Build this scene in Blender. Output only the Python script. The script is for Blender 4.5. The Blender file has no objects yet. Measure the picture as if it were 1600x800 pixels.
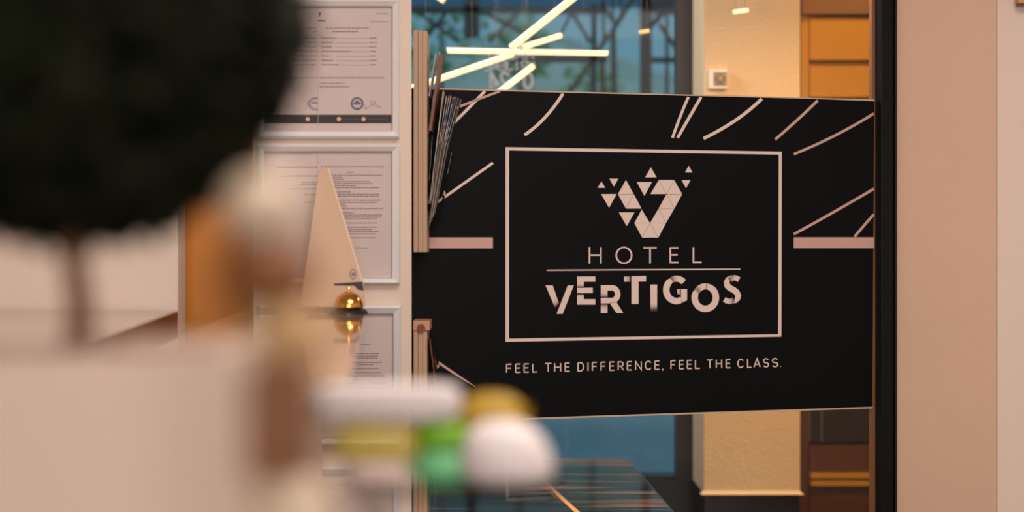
import bpy, math, random
from mathutils import Vector, noise
random.seed(7)
scene = bpy.context.scene
col = scene.collection
F = 1600 * 50 / 36.0          # focal length in pixels of the 1600 px frame
CZ = 1.15                     # camera height
HOR = 375                     # horizon row

# ------------------------------------------------------------------ camera, world, lights, exposure
cam_d = bpy.data.cameras.new('camera'); cam = bpy.data.objects.new('camera', cam_d); col.objects.link(cam)
cam.location = (0, 0, CZ); cam.rotation_euler = (math.pi / 2, 0, 0)
cam_d.lens = 50; cam_d.sensor_width = 36; cam_d.shift_y = -25 / 1600
cam_d.clip_start = 0.05; cam_d.clip_end = 200
cam_d.dof.use_dof = True; cam_d.dof.focus_distance = 3.58; cam_d.dof.aperture_fstop = 1.75
scene.camera = cam

world = bpy.data.worlds.new('world'); scene.world = world; world.use_nodes = True
wn = world.node_tree.nodes; wl = world.node_tree.links
bg = wn['Background']; bg.inputs['Strength'].default_value = 0.92
tc = wn.new('ShaderNodeTexCoord'); sep = wn.new('ShaderNodeSeparateXYZ'); ramp = wn.new('ShaderNodeValToRGB')
wl.new(tc.outputs['Generated'], sep.inputs[0]); wl.new(sep.outputs['Z'], ramp.inputs[0]); wl.new(ramp.outputs[0], bg.inputs[0])
ramp.color_ramp.elements[0].position = 0.0; ramp.color_ramp.elements[0].color = (.22, .40, .48, 1)
ramp.color_ramp.elements[1].position = 0.6; ramp.color_ramp.elements[1].color = (.08, .25, .40, 1)

def area(name, loc, rot, size, energy, color, sy=None):
    d = bpy.data.lights.new(name, 'AREA'); d.energy = energy; d.color = color; d.size = size
    if sy: d.shape = 'RECTANGLE'; d.size_y = sy
    o = bpy.data.objects.new(name, d); o.location = loc; o.rotation_euler = rot; col.objects.link(o)
    return o
area('lobby_ceiling_lamp', (0.5, 1.1, 2.62), (0, 0, 0), 1.3, 54, (1, .86, .77))
area('lobby_rear_fill', (0.4, -2.3, 1.7), (math.radians(90), 0, 0), 2.4, 68, (1, .90, .88), 1.6)  # added fill from behind the camera; the rear wall has no window
area('back_room_downlight', (1.36, 4.86, 2.45), (math.radians(14), 0, 0), .2, 5.2, (1, .58, .14))
area('back_room_ceiling_lamp', (0.98, 3.98, 1.96), (0, 0, 0), .3, 25, (1, .62, .30))
area('pillar_side_fill', (-0.7, 4.55, 2.6), (0, math.radians(-25), 0), .5, 32, (1, .94, .94))  # added fill that brightens the pillar's left face; no lamp known there

sun_d = bpy.data.lights.new('hill_fill_sun', 'SUN'); sun_d.energy = 1.1; sun_d.angle = .3; sun_d.color = (1, .95, .88)
hill_fill_sun = bpy.data.objects.new('hill_fill_sun', sun_d); hill_fill_sun.rotation_euler = (math.radians(52), 0, math.radians(20)); col.objects.link(hill_fill_sun)  # added sun that warms the hillside; the day itself is overcast

vs = scene.view_settings
vs.view_transform = 'Standard'; vs.look = 'None'; vs.gamma = 1; vs.use_curve_mapping = False; vs.exposure = 0.0

# ------------------------------------------------------------------ materials
MATS = {}
def lin(c):
    return tuple(((v / 255 / 12.92) if v / 255 <= .04045 else ((v / 255 + .055) / 1.055) ** 2.4) for v in c)
def mat(name, rgb, rough=.6, metal=0, spec=.5, bump=0, bscale=80, vary=0, vscale=6, coat=0, emit=0, trans=0, stretch=None):
    if name in MATS: return MATS[name]
    m = bpy.data.materials.new(name); m.use_nodes = True
    nt = m.node_tree; b = nt.nodes['Principled BSDF']; c = lin(rgb)
    b.inputs['Base Color'].default_value = (*c, 1); b.inputs['Roughness'].default_value = rough
    b.inputs['Metallic'].default_value = metal; b.inputs['Specular IOR Level'].default_value = spec
    b.inputs['Coat Weight'].default_value = coat; b.inputs['Coat Roughness'].default_value = .05
    b.inputs['Transmission Weight'].default_value = trans
    if emit:
        b.inputs['Emission Color'].default_value = (*c, 1); b.inputs['Emission Strength'].default_value = emit
    if vary or bump:
        t = nt.nodes.new('ShaderNodeTexCoord'); mp = nt.nodes.new('ShaderNodeMapping')
        if stretch: mp.inputs['Scale'].default_value = stretch
        nt.links.new(t.outputs['Object'], mp.inputs[0])
    if vary:
        n = nt.nodes.new('ShaderNodeTexNoise'); n.inputs['Scale'].default_value = vscale; n.inputs['Detail'].default_value = 5
        nt.links.new(mp.outputs[0], n.inputs[0])
        r = nt.nodes.new('ShaderNodeValToRGB')
        r.color_ramp.elements[0].position = .3; r.color_ramp.elements[1].position = .7
        r.color_ramp.elements[0].color = (*[v * (1 - vary) for v in c], 1)
        r.color_ramp.elements[1].color = (*[min(1, v * (1 + vary)) for v in c], 1)
        nt.links.new(n.outputs[0], r.inputs[0]); nt.links.new(r.outputs[0], b.inputs['Base Color'])
    if bump:
        n2 = nt.nodes.new('ShaderNodeTexNoise'); n2.inputs['Scale'].default_value = bscale; n2.inputs['Detail'].default_value = 4
        nt.links.new(mp.outputs[0], n2.inputs[0])
        bp = nt.nodes.new('ShaderNodeBump'); bp.inputs['Strength'].default_value = bump; bp.inputs['Distance'].default_value = .004
        nt.links.new(n2.outputs[0], bp.inputs['Height']); nt.links.new(bp.outputs[0], b.inputs['Normal'])
    MATS[name] = m; return m
def glass(name, tint=(1, 1, 1), gloss=1.0):
    if name in MATS: return MATS[name]
    m = bpy.data.materials.new(name); m.use_nodes = True; nt = m.node_tree; nt.nodes.clear()
    out = nt.nodes.new('ShaderNodeOutputMaterial'); mix = nt.nodes.new('ShaderNodeMixShader')
    tr = nt.nodes.new('ShaderNodeBsdfTransparent'); tr.inputs[0].default_value = (*tint, 1)
    gl = nt.nodes.new('ShaderNodeBsdfGlossy'); gl.inputs['Roughness'].default_value = 0.0
    fr = nt.nodes.new('ShaderNodeFresnel'); fr.inputs[0].default_value = 1.4
    ml = nt.nodes.new('ShaderNodeMath'); ml.operation = 'MULTIPLY'; ml.inputs[1].default_value = gloss
    nt.links.new(fr.outputs[0], ml.inputs[0]); nt.links.new(ml.outputs[0], mix.inputs[0])
    nt.links.new(tr.outputs[0], mix.inputs[1]); nt.links.new(gl.outputs[0], mix.inputs[2]); nt.links.new(mix.outputs[0], out.inputs[0])
    MATS[name] = m; return m
def cello(name, rgb, alpha):
    if name in MATS: return MATS[name]
    m = mat(name, rgb, .35); m.node_tree.nodes['Principled BSDF'].inputs['Alpha'].default_value = alpha
    return m
def attr_mat(name, rough=.6):
    m = mat(name, (200, 170, 155), rough)
    a = m.node_tree.nodes.new('ShaderNodeAttribute'); a.attribute_name = 'Col'
    m.node_tree.links.new(a.outputs['Color'], m.node_tree.nodes['Principled BSDF'].inputs['Base Color'])
    return m

M_cream = mat('cream_paint', (230, 215, 203), .55, bump=.12, bscale=220)
M_partition = mat('partition_paint', (224, 206, 190), .5, bump=.08, bscale=250)
M_tan = mat('tan_paint', (226, 190, 162), .6, bump=.15, bscale=200, vary=.03, vscale=3)
M_pale = mat('pale_paint', (240, 220, 204), .6, bump=.15, bscale=200)
M_stucco = mat('stucco', (226, 200, 160), .8, bump=.8, bscale=120)
M_orange = mat('cabinet_lacquer', (200, 146, 48), .45)
M_cabdark = mat('cabinet_shaded', (92, 54, 30), .5)  # darker copy of the lacquer: shade on the lower cabinet put into colour
M_black = mat('black_metal', (14, 15, 16), .5, spec=.2)
M_sign = mat('sign_black', (11, 11, 15), .5, vary=.12, vscale=4, spec=.10)
M_pink = mat('print_pink', (236, 213, 203), .55)
M_rose = mat('print_rose', (208, 168, 158), .55)
M_edge = mat('board_edge', (205, 180, 150), .6)
M_dark = mat('dark_charcoal', (20, 20, 22), .35)
M_floor = mat('polished_dark_floor', (26, 24, 24), .12, vary=.25, vscale=5, stretch=(1, 8, 1))
M_ceiling = mat('ceiling_paint', (232, 222, 210), .8)
M_frame = mat('frame_white', (238, 238, 240), .35)
M_paper = mat('paper', (205, 190, 187), .7, vary=.02, vscale=12)
M_ink = mat('ink', (120, 92, 88), .7)
M_inkdk = mat('ink_dark', (46, 34, 36), .6)
M_stamp = mat('stamp_ink', (112, 104, 126), .7)
M_led = mat('led_diffuser', (255, 232, 180), .4, emit=1.15)
M_ledo = mat('led_diffuser_amber', (255, 190, 110), .4, emit=.9)
M_steel = mat('truss_steel', (58, 60, 64), .6, vary=.2, vscale=2)
M_steelb = mat('truss_brown', (104, 82, 72), .6, vary=.15, vscale=2)
M_glass = glass('pane_glass', (.96, .97, .97), .55)
M_win = glass('window_glass', (.82, .90, .92), .12)
M_acry = glass('acrylic', (.86, .84, .82), 1.0)
M_wood = mat('warm_wood', (216, 142, 62), .5, vary=.10, vscale=5, stretch=(1, 1, .15))
M_brown = mat('brown_wood', (128, 66, 30), .45, vary=.2, vscale=5, stretch=(6, 1, 1))
M_board = mat('rack_board', (190, 158, 130), .55, vary=.05, vscale=4, stretch=(6, 6, .4))
M_gold = mat('gold_brass', (226, 170, 92), .16, metal=1)

# ------------------------------------------------------------------ mesh helpers
ORG = {}
class MB:
    def __init__(s): s.v = []; s.f = []; s.c = []
    def add(s, vs, fs, cs=None):
        o = len(s.v); s.v += [Vector(p) for p in vs]; s.f += [tuple(i + o for i in f) for f in fs]
        s.c += cs if cs else [(1, 1, 1)] * len(vs)
    def box(s, x0, x1, y0, y1, z0, z1):
        s.add([(x0,y0,z0),(x1,y0,z0),(x1,y1,z0),(x0,y1,z0),(x0,y0,z1),(x1,y0,z1),(x1,y1,z1),(x0,y1,z1)],
              [(0,3,2,1),(4,5,6,7),(0,1,5,4),(1,2,6,5),(2,3,7,6),(3,0,4,7)])
        return s
    def prism(s, front, back, cs=None):
        n = len(front)
        s.add(list(front) + list(back), [tuple(range(n)), tuple(range(2*n-1, n-1, -1))] +
              [(i, i + n, (i+1) % n + n, (i+1) % n) for i in range(n)], (cs + cs) if cs else None)
        return s
    def tube(s, a, b, r, n=12, r2=None):
        a, b = Vector(a), Vector(b); d = (b - a).normalized()
        u = d.orthogonal().normalized(); w = d.cross(u); r2 = r if r2 is None else r2
        ra = [a + (u*math.cos(t) + w*math.sin(t)) * r for t in [2*math.pi*i/n for i in range(n)]]
        rb = [b + (u*math.cos(t) + w*math.sin(t)) * r2 for t in [2*math.pi*i/n for i in range(n)]]
        return s.prism(ra, rb)
    def bar(s, a, b, w, d=None):
        a, b = Vector(a), Vector(b); t = (b - a).normalized(); d = d or w
        up = Vector((0, 1, 0)); side = t.cross(up).normalized()
        if side.length < .1: side = Vector((1, 0, 0)); up = Vector((0, 0, 1))
        k = [side*w/2 + up*d/2, side*w/2 - up*d/2, -side*w/2 - up*d/2, -side*w/2 + up*d/2]
        return s.prism([a + q for q in k], [b + q for q in k])
    def lathe(s, c, prof, n=32):
        c = Vector(c); vs = []; fs = []
        for r, z in prof:
            for i in range(n):
                t = 2*math.pi*i/n; vs.append(c + Vector((r*math.cos(t), r*math.sin(t), z)))
        for j in range(len(prof) - 1):
            for i in range(n):
                fs.append((j*n+i, j*n+(i+1) % n, (j+1)*n+(i+1) % n, (j+1)*n+i))
        fs.append(tuple(range(n-1, -1, -1))); fs.append(tuple((len(prof)-1)*n + i for i in range(n)))
        s.add(vs, fs); return s
    def ball(s, c, rx, ry, rz, p=1.0, nu=28, nv=16, lump=0):
        c = Vector(c); vs = []; fs = []
        sg = lambda v: math.copysign(abs(v) ** p, v)
        for j in range(nv + 1):
            ph = -math.pi/2 + math.pi*j/nv
            for i in range(nu):
                th = 2*math.pi*i/nu
                q = Vector((rx*sg(math.cos(ph))*sg(math.cos(th)), ry*sg(math.cos(ph))*sg(math.sin(th)), rz*sg(math.sin(ph))))
                if lump: q *= 1 + lump*noise.noise(q*40 + c*9)
                vs.append(c + q)
        for j in range(nv):
            for i in range(nu):
                fs.append((j*nu+i, j*nu+(i+1) % nu, (j+1)*nu+(i+1) % nu, (j+1)*nu+i))
        s.add(vs, fs); return s
    def build(s, name, m, parent=None, smooth=False, bevel=0, loc=None, color=False):
        org = ORG.get(parent.name) if parent else (Vector(loc) if loc else s.base())
        me = bpy.data.meshes.new(name); me.from_pydata([v - org for v in s.v], [], s.f); me.update()
        me.materials.append(m)
        if color:
            a = me.color_attributes.new('Col', 'FLOAT_COLOR', 'POINT')
            for i, c in enumerate(s.c): a.data[i].color = (*c, 1)
        if smooth: me.polygons.foreach_set('use_smooth', [True]*len(me.polygons))
        o = bpy.data.objects.new(name, me); col.objects.link(o)
        if parent: o.parent = parent
        else: o.location = org
        ORG[o.name] = org
        if bevel:
            b = o.modifiers.new('bevel', 'BEVEL'); b.width = bevel; b.segments = 2; b.limit_method = 'ANGLE'
        return o
    def base(s):
        xs = [v.x for v in s.v]; ys = [v.y for v in s.v]; zs = [v.z for v in s.v]
        return Vector(((min(xs)+max(xs))/2, (min(ys)+max(ys))/2, min(zs)))
def tag(o, label, cat=None, group=None, kind=None):
    o['label'] = label
    if cat: o['category'] = cat
    if group: o['group'] = group
    if kind: o['kind'] = kind
    return o
def thing(name, loc, label, cat, group=None):
    o = bpy.data.objects.new(name, None); col.objects.link(o); o.location = loc; o.empty_display_size = .05
    ORG[o.name] = Vector(loc); return tag(o, label, cat, group)
def struct(name, mb, m, label, bevel=0):
    return tag(mb.build(name, m, bevel=bevel), label, 'building part', kind='structure')
def at(x, y, D):                       # a pixel of the photograph at depth D
    return Vector(((x - 800)/F*D, D, CZ + (HOR - y)/F*D))
SL = .2457                             # the sign, the glass front and the partition share one heading
NRM = Vector((SL, -1, 0)).normalized() # faces the lobby
def plane_pt(x, y, x0, D0, off=0):     # a pixel on the vertical plane through (x0, D0) with that heading
    X0 = (x0 - 800)/F*D0
    D = (D0 - SL*X0)/(1 - SL*(x - 800)/F)
    return at(x, y, D) + NRM*off
def S(x, y, off=0): return plane_pt(x, y, 645, 3.40, off)
def W(x, y, off=0): return plane_pt(x, y, 643, 3.25, off)

# ------------------------------------------------------------------ structure
struct('floor', MB().box(-3, 2.6, -2.6, 5.9, -.05, 0), M_floor, 'dark polished floor of the lobby and the room behind')
struct('ceiling', MB().box(-3, 2.6, -2.6, 5.9, 2.7, 2.75), M_ceiling, 'pale plain ceiling')
struct('wall_rear', MB().box(-3, 2.6, -2.7, -2.6, 0, 2.7), M_cream, 'cream wall at the rear of the lobby')
struct('wall_far_left', MB().box(-3.1, -3, -2.6, 5.9, 0, 2.7), M_cream, 'cream side wall of the lobby beyond the desk')
struct('wall_far_right', MB().box(2.6, 2.7, -2.6, 5.9, 0, 2.7), M_cream, 'cream side wall of the lobby beyond the tan wall')
XL = (278 - 800)/F*3.2
struct('wall_left', MB().box(-3, XL, 3.2, 3.272, 0, 2.7), M_cream, 'cream wall behind the desk, ending in a narrow return')
struct('wall_recess', MB().box(-3, (520-800)/F*3.36, 3.36, 3.42, 0, 2.7), M_wood, 'golden brown wooden panel recessed beside the cream wall')
# partition with the framed documents
def slab(P, x0, x1, ztop, zbot, front, back):
    a, b = P(x0, HOR), P(x1, HOR)
    pts = []
    for off in (front, back):
        pts.append([Vector((p.x + NRM.x*off, p.y + NRM.y*off, z)) for p, z in ((a, zbot), (b, zbot), (b, ztop), (a, ztop))])
    return MB().prism(pts[0], pts[1])
struct('wall_partition', slab(W, 396, 643, 2.7, 0, 0, -.05), M_partition, 'cream partition carrying the column of white framed documents')
# right walls
a = S(1395, HOR, .01); 
wr = at(1557, HOR, 3.60)
def vwall(p, q, th, z0=0, z1=2.7):
    d = Vector((q.x - p.x, q.y - p.y, 0)).normalized(); n = Vector((-d.y, d.x, 0))*th
    return MB().prism([Vector((p.x,p.y,z0)), Vector((q.x,q.y,z0)), Vector((q.x,q.y,z1)), Vector((p.x,p.y,z1))],
                      [Vector((p.x,p.y,z0))+n, Vector((q.x,q.y,z0))+n, Vector((q.x,q.y,z1))+n, Vector((p.x,p.y,z1))+n])
struct('wall_right', vwall(a, wr, .12), M_tan, 'tan wall beside the black door frame')
struct('wall_right_pier', vwall(wr + Vector((.001, -.004, 0)), Vector((2.6, 3.50, CZ)), .12), M_pale, 'paler wall pier next to the tan wall')
# black frame and glass front
door = slab(S, 1371, 1390.5, 2.7, 0, .02, -.04)
fr = struct('door_1', door, M_black, 'black metal upright frame of the glass front', bevel=.002)
g = slab(S, 1391, 1394, 2.7, 0, .026, -.04).build('gasket', M_dark, fr)
slab(S, 1366.5, 1370.8, 2.7, 0, -.012, -.03).build('glazing_bead', mat('bead_brown', (150, 100, 60), .5), fr)
struct('window_1', slab(S, 600, 1370, 2.7, 0, -.012, -.018), M_glass, 'clear glass front that carries the black sign')
# far window wall
YW = 5.36
zs = at(0, 750, 5.34).z
struct('wall_sill', MB().box(-3, .70, 5.34, 5.5, 0, zs), M_dark, 'dark low wall under the far window')
struct('wall_back', MB().box(.70, 2.6, 5.78, 5.9, 0, 2.7), M_cream, 'warm lit back wall behind the cabinet')
x0 = (1058 - 800)/F*YW
w2 = struct('window_2', MB().box(x0, .76, YW, YW + .1, zs, 2.7), mat('window_brown', (62, 54, 52), .5), 'far window with a dark brown jamb overlooking the steel trusses')
MB().box(-3, x0, YW + .04, YW + .046, zs, 2.7).build('pane', M_win, w2)
MB().box(-3, x0, YW - .005, YW + .09, zs - .02, zs + .012).build('bottom_rail', M_dark, w2)

# ------------------------------------------------------------------ pillar
px0, px1 = at(1100, 0, 5.0).x, at(1250, 0, 5.0).x
zp = at(0, 772, 5.0).z
p = struct('wall_pillar', MB().box(px0, px1, 5.0, 5.31, zp, 2.7), M_stucco, 'rough stucco pillar in warm light with a dark plinth')
MB().box(px0 + .002, px1 - .002, 5.004, 5.31, 0, zp).build('plinth', M_dark, p)
MB().prism([Vector((px0-.012, 4.985, zp)), Vector((px1+.012, 4.985, zp)), Vector((px1, 5.0, zp+.012)), Vector((px0, 5.0, zp+.012))],
           [Vector((px0-.012, 5.02, zp)), Vector((px1+.012, 5.02, zp)), Vector((px1, 5.02, zp+.012)), Vector((px0, 5.02, zp+.012))]).build('plaster_foot', M_stucco, p)

# thermostat on the pillar
c = at(1121, 125, 5.0)
t = thing('thermostat', (c.x, 5.0, c.z - .033), 'small white thermostat with a dark square display on the stucco pillar', 'thermostat')
MB().box(c.x - .033, c.x + .033, 4.975, 5.0, c.z - .034, c.z + .034).build('housing', mat('white_plastic', (232, 226, 218), .4), t, bevel=.004)
sc = MB().box(c.x - .016, c.x + .028, 4.973, 4.976, c.z - .022, c.z + .024).build('display', mat('display_dark', (40, 34, 30), .25), t)
MB().ball((c.x + .006, 4.9725, c.z + .002), .007, .001, .009).build('dial_mark', mat('dial_tan', (190, 140, 96), .5), sc)
for dx, dz in ((-.009, .014), (.021, .014), (-.009, -.012), (.021, -.012)):
    MB().box(c.x + dx - .004, c.x + dx + .004, 4.9722, 4.974, c.z + dz - .003, c.z + dz + .003).build('dial_digit', mat('dial_tan', (0, 0, 0)), sc)

# ------------------------------------------------------------------ cabinet
YC = 5.34
def cbox(x0, x1, y0, y1, Y0, Y1):
    a, b = at(x0, y0, YC), at(x1, y1, YC); return MB().box(a.x, b.x, Y0, Y1, b.z, a.z)
cx = at(1251, 0, YC).x
cab = thing('cabinet', (cx + .35, YC + .2, 0), 'tall orange lacquered cabinet with flat drawers behind the stucco pillar', 'cabinet')
MB().box(cx + .002, cx + .75, YC + .03, YC + .42, 0, at(0, 700, YC).z).build('lower_body', M_cabdark, cab)
MB().box(cx + .002, cx + .75, YC + .03, YC + .42, at(0, 520, YC).z, at(0, 24, YC).z).build('upper_body', M_orange, cab)
MB().box(cx + .002, cx + .75, YC + .34, YC + .42, at(0, 700, YC).z, at(0, 520, YC).z).build('niche_back', M_dark, cab)
MB().box(cx + .002, cx + .75, YC - .02, YC + .42, at(0, 23, YC).z, 2.7).build('soffit', mat('soffit_brown', (132, 96, 72), .7), cab)
cbox(1252, 1264, 24, 520, YC + .004, YC + .03).build('side_stile', M_orange, cab)
for y0, y1 in ((27, 94), (104, 152), (156, 330), (334, 518)):
    d = cbox(1265, 1490, y0, y1, YC, YC + .03).build('drawer_front', M_orange, cab, bevel=.003)
    cbox(1265, 1490, y1 - 1, y1 + 3, YC + .012, YC + .03).build('gap_shade', M_cabdark, d)  # dark strip painted as the shade in the gap below each front
MB().box(cx + .002, at(1264, 0, YC).x, YC + .01, YC + .03, 0, at(0, 520, YC).z).build('lower_stile', M_cabdark, cab)
nd = cbox(1267, 1490, 560, 695, YC + .06, YC + .08).build('niche_glass', mat('niche_glass', (34, 32, 32), .08), cab)
for x in (1269, 1288):
    cbox(x, x + 2, 600, 694, YC + .055, YC + .06).build('glass_edge', mat('glass_edge', (96, 112, 124), .2), nd)
for y0, y1 in ((697, 737), (757, 830)):
    cbox(1265, 1490, y0, y1, YC, YC + .03).build('drawer_front', M_cabdark, cab)
cbox(1265, 1490, 738, 746, YC - .02, YC + .03).build('drawer_lip', M_orange, cab)
cbox(1265, 1490, 750, 757, YC - .03, YC + .03).build('drawer_lip', M_orange, cab)

# ------------------------------------------------------------------ low dark table behind the sign
zt = CZ - .756
def tp(x, y):
    D = .756*F/(y - HOR); return Vector(((x - 800)/F*D, D, zt))
tm = bpy.data.materials.new('streaked_black_veneer'); tm.use_nodes = True
nt = tm.node_tree; b = nt.nodes['Principled BSDF']; b.inputs['Roughness'].default_value = .10; b.inputs['IOR'].default_value = 1.22
tcn = nt.nodes.new('ShaderNodeTexCoord'); mp = nt.nodes.new('ShaderNodeMapping'); mp.inputs['Scale'].default_value = (.4, 7, 1); mp.inputs['Rotation'].default_value = (0, 0, -.06)
nz = nt.nodes.new('ShaderNodeTexNoise'); nz.inputs['Scale'].default_value = 3.2; nz.inputs['Detail'].default_value = 7; nz.inputs['Distortion'].default_value = .4
rp = nt.nodes.new('ShaderNodeValToRGB'); e = rp.color_ramp.elements
e[0].position = .52; e[0].color = (.003, .003, .003, 1); e[1].position = .72; e[1].color = (.30, .15, .08, 1)
nt.links.new(tcn.outputs['Object'], mp.inputs[0]); nt.links.new(mp.outputs[0], nz.inputs[0]); nt.links.new(nz.outputs[0], rp.inputs[0]); nt.links.new(rp.outputs[0], b.inputs['Base Color'])
q = [tp(640, 722), tp(980, 717), tp(1052, 800), tp(1085, 838), tp(640, 838)]
cen = Vector((.0, 4.2, 0))
low = thing('low_table', cen, 'low black table with streaked glossy veneer and a brass inlay behind the glass', 'table')
MB().prism([v for v in q][::-1], [v - Vector((0, 0, .035)) for v in q][::-1]).build('table_top', tm, low)
for i in range(len(q) - 2):
    MB().bar(q[i] + Vector((0, 0, .0005)), q[i+1] + Vector((0, 0, .0005)), .003, .003).build('edge_trim', mat('steel_trim', (150, 156, 160), .3), low)
MB().prism([tp(844, 750), tp(849, 750), tp(912, 806), tp(903, 806)], [v + Vector((0, 0, .0015)) for v in (tp(844, 750), tp(849, 750), tp(912, 806), tp(903, 806))]).build('brass_inlay', mat('inlay', (236, 176, 110), .5), low)
for lx, ly in ((q[0].x + .1, 4.75), (q[1].x - .1, 4.72), (q[0].x + .14, 3.9), (.26, 3.9)):
    MB().box(lx - .03, lx + .03, ly - .03, ly + .03, 0, zt - .035).build('leg', M_dark, low)

# ------------------------------------------------------------------ black sign
base = (S(645, HOR) + S(1366, HOR))/2; base.z = S(900, 650).z - .006
sign = thing('advertising_sign', base, 'large black hotel sign with pale triangle emblem, lettering and curved lines', 'sign')
bd = [S(620, 661.5), S(1363, 637), S(1366, 155.6), S(620, 136.2)]
MB().prism(bd, [v - NRM*.009 for v in bd]).build('board', M_sign, sign)
def flat(mb, pts, lift=.0012, cs=None):
    mb.prism([S(x, y, lift) for x, y in pts], [S(x, y, .0002) for x, y in pts], cs); return mb
def ribbon(pts, w, closed=False):
    P = [Vector((x, y, 0)) for x, y in pts]; n = len(P); L = []
    for i in range(n):
        a = P[i-1] if (i or closed) else None; c = P[(i+1) % n] if (i < n-1 or closed) else None
        d1 = (P[i]-a).normalized() if a else None; d2 = (c-P[i]).normalized() if c else None
        d1 = d1 or d2; d2 = d2 or d1
        n1 = Vector((-d1.y, d1.x, 0)); n2 = Vector((-d2.y, d2.x, 0)); m = (n1+n2)
        m = m.normalized() if m.length > .01 else n1
        ww = w[i] if isinstance(w, (list, tuple)) else w
        L.append(m*(ww/2/max(.35, m.dot(n1))))
    qs = []
    for i in range(n if closed else n-1):
        j = (i+1) % n
        qs.append([((P[i]+L[i]).x, (P[i]+L[i]).y), ((P[j]+L[j]).x, (P[j]+L[j]).y), ((P[j]-L[j]).x, (P[j]-L[j]).y), ((P[i]-L[i]).x, (P[i]-L[i]).y)])
    return qs
def strokes(mb, lines, w, lift=.0012):
    for l in lines:
        for qd in ribbon(l, w): flat(mb, qd, lift)
    return mb
# light cut edges of the board, above and below
for pts in ([(620, 136), (1366, 155.4), (1366, 158.2), (1270, 154.6), (620, 138.4)], [(620, 659.6), (1363, 635.6), (1363, 638), (620, 662)]):
    flat(MB(), pts, .002).build('board_edge', M_edge, sign)
# double-line frame
o_ = [(789.8, 230), (1221.3, 237), (1220.6, 526), (789.6, 534)]; i_ = [(795.3, 235), (1216.6, 241.6), (1215.8, 522.2), (795.2, 529)]
for k in range(4):
    j = (k+1) % 4; flat(MB(), [o_[k], o_[j], i_[j], i_[k]]).build('frame_line', M_pink, sign)
def smooth_line(p, n=8):
    (x0,y0),(x1,y1),(x2,y2) = p
    cx_, cy_ = 2*x1 - (x0+x2)/2, 2*y1 - (y0+y2)/2
    return [((1-t)**2*x0 + 2*t*(1-t)*cx_ + t*t*x2, (1-t)**2*y0 + 2*t*(1-t)*cy_ + t*t*y2) for t in [i/n for i in range(n+1)]]
curves = [(((757.5,142.5),(729,172),(690,211)), 4.6), (((781,142.6),(745,156),(712,169)), 3.6), (((879.5,146.5),(851,184),(819.5,211)), 4.8),
  (((1075.5,151.5),(1063.5,180),(1050.5,215.5)), 4.2), (((1095,152),(1077,183),(1058.5,215.5)), 4.6), (((1190,154.5),(1149,188),(1099,216.5)), 5),
  (((1277.5,157),(1246,187),(1211,218)), 4.2), (((1365,177.5),(1304,212),(1240,241)), 4.0), (((1365,295),(1303,331),(1240,366)), 4.0), (((1365,335),(1350,352),(1335,370)), 4.0),
  (((770,254.5),(727,285),(683,316)), 4.0), (((676,560),(708,582),(742,603.5)), [3.6]*5 + [3, 2.4, 1.6, .6])]
for pts, w in curves:
    strokes(MB(), [smooth_line(pts)], w).build('curved_line', M_rose if pts[0][0] > 1250 or pts[0][0] in (676, 781) else M_pink, sign)
flat(MB(), [(655, 371), (770, 371), (770, 388.3), (655, 388.3)]).build('side_bar', M_rose, sign)
flat(MB(), [(1240, 370.8), (1365.5, 370.8), (1365.5, 388), (1240, 388)]).build('side_bar', M_rose, sign)
# emblem of triangles
Z = lambda u, v: (840 + u/3.077, 240 + v/3.077)
tris = [((288,165),(325,165),(306,133)), ((344,120),(388,120),(366,160)), ((304,194),(380,194),(343,262)), ((389,282),(466,282),(428,350)),
 ((475,136),(550,136),(513,205)), ((516,115),(572,115),(544,65)), ((708,91),(744,91),(726,58)), ((691,127),(735,127),(713,167)),
 ((424,126),(385,195),(462,195)), ((385,195),(462,195),(424,265)), ((462,195),(424,265),(500,265)),
 ((582,126),(541,195),(619,195)), ((582,126),(656,126),(619,195)), ((656,126),(695,195),(619,195)), ((619,195),(695,195),(657,265)),
 ((619,195),(580,265),(657,265)), ((580,265),(657,265),(617,334)), ((580,265),(540,334),(617,334)), ((500,268),(464,334),(540,334)),
 ((464,334),(540,334),(502,405)), ((540,334),(502,405),(580,405)), ((540,334),(617,334),(580,405))]
for tr in tris:
    cu, cv = sum(p_[0] for p_ in tr)/3, sum(p_[1] for p_ in tr)/3
    flat(MB(), [Z(cu + (u-cu)*.972, cv + (v-cv)*.972) for u, v in tr]).build('emblem_triangle', M_pink, sign)
# thin word above the rule
def arc(cx_, cy_, rx, ry, a0, a1, n=20): return [(cx_ + rx*math.cos(math.radians(a0+(a1-a0)*i/n)), cy_ - ry*math.sin(math.radians(a0+(a1-a0)*i/n))) for i in range(n+1)]
hot = [[[(920.8,386),(920.8,411.8)], [(938.6,386.2),(938.6,411.8)], [(920.8,398.6),(938.6,398.6)]], [arc(974.7,399,12,12.3,0,360,36)],
 [[(1005,387.3),(1025.8,387.3)], [(1015.5,387.3),(1015.5,411.6)]], [[(1047.2,386.2),(1047.2,411.4)], [(1047.2,387.4),(1059.8,387.4)], [(1047.2,398.3),(1058.6,398.3)], [(1047.2,410.2),(1059.8,410.2)]],
 [[(1083.3,386.2),(1083.3,411.2)], [(1083.3,410),(1096,410)]]]
for L in hot: strokes(MB(), L, 2.5).build('thin_letter', M_pink, sign)
strokes(MB(), [[(854,422.3),(1156.5,420.6)]], 1.9).build('rule_line', M_pink, sign)
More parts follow.
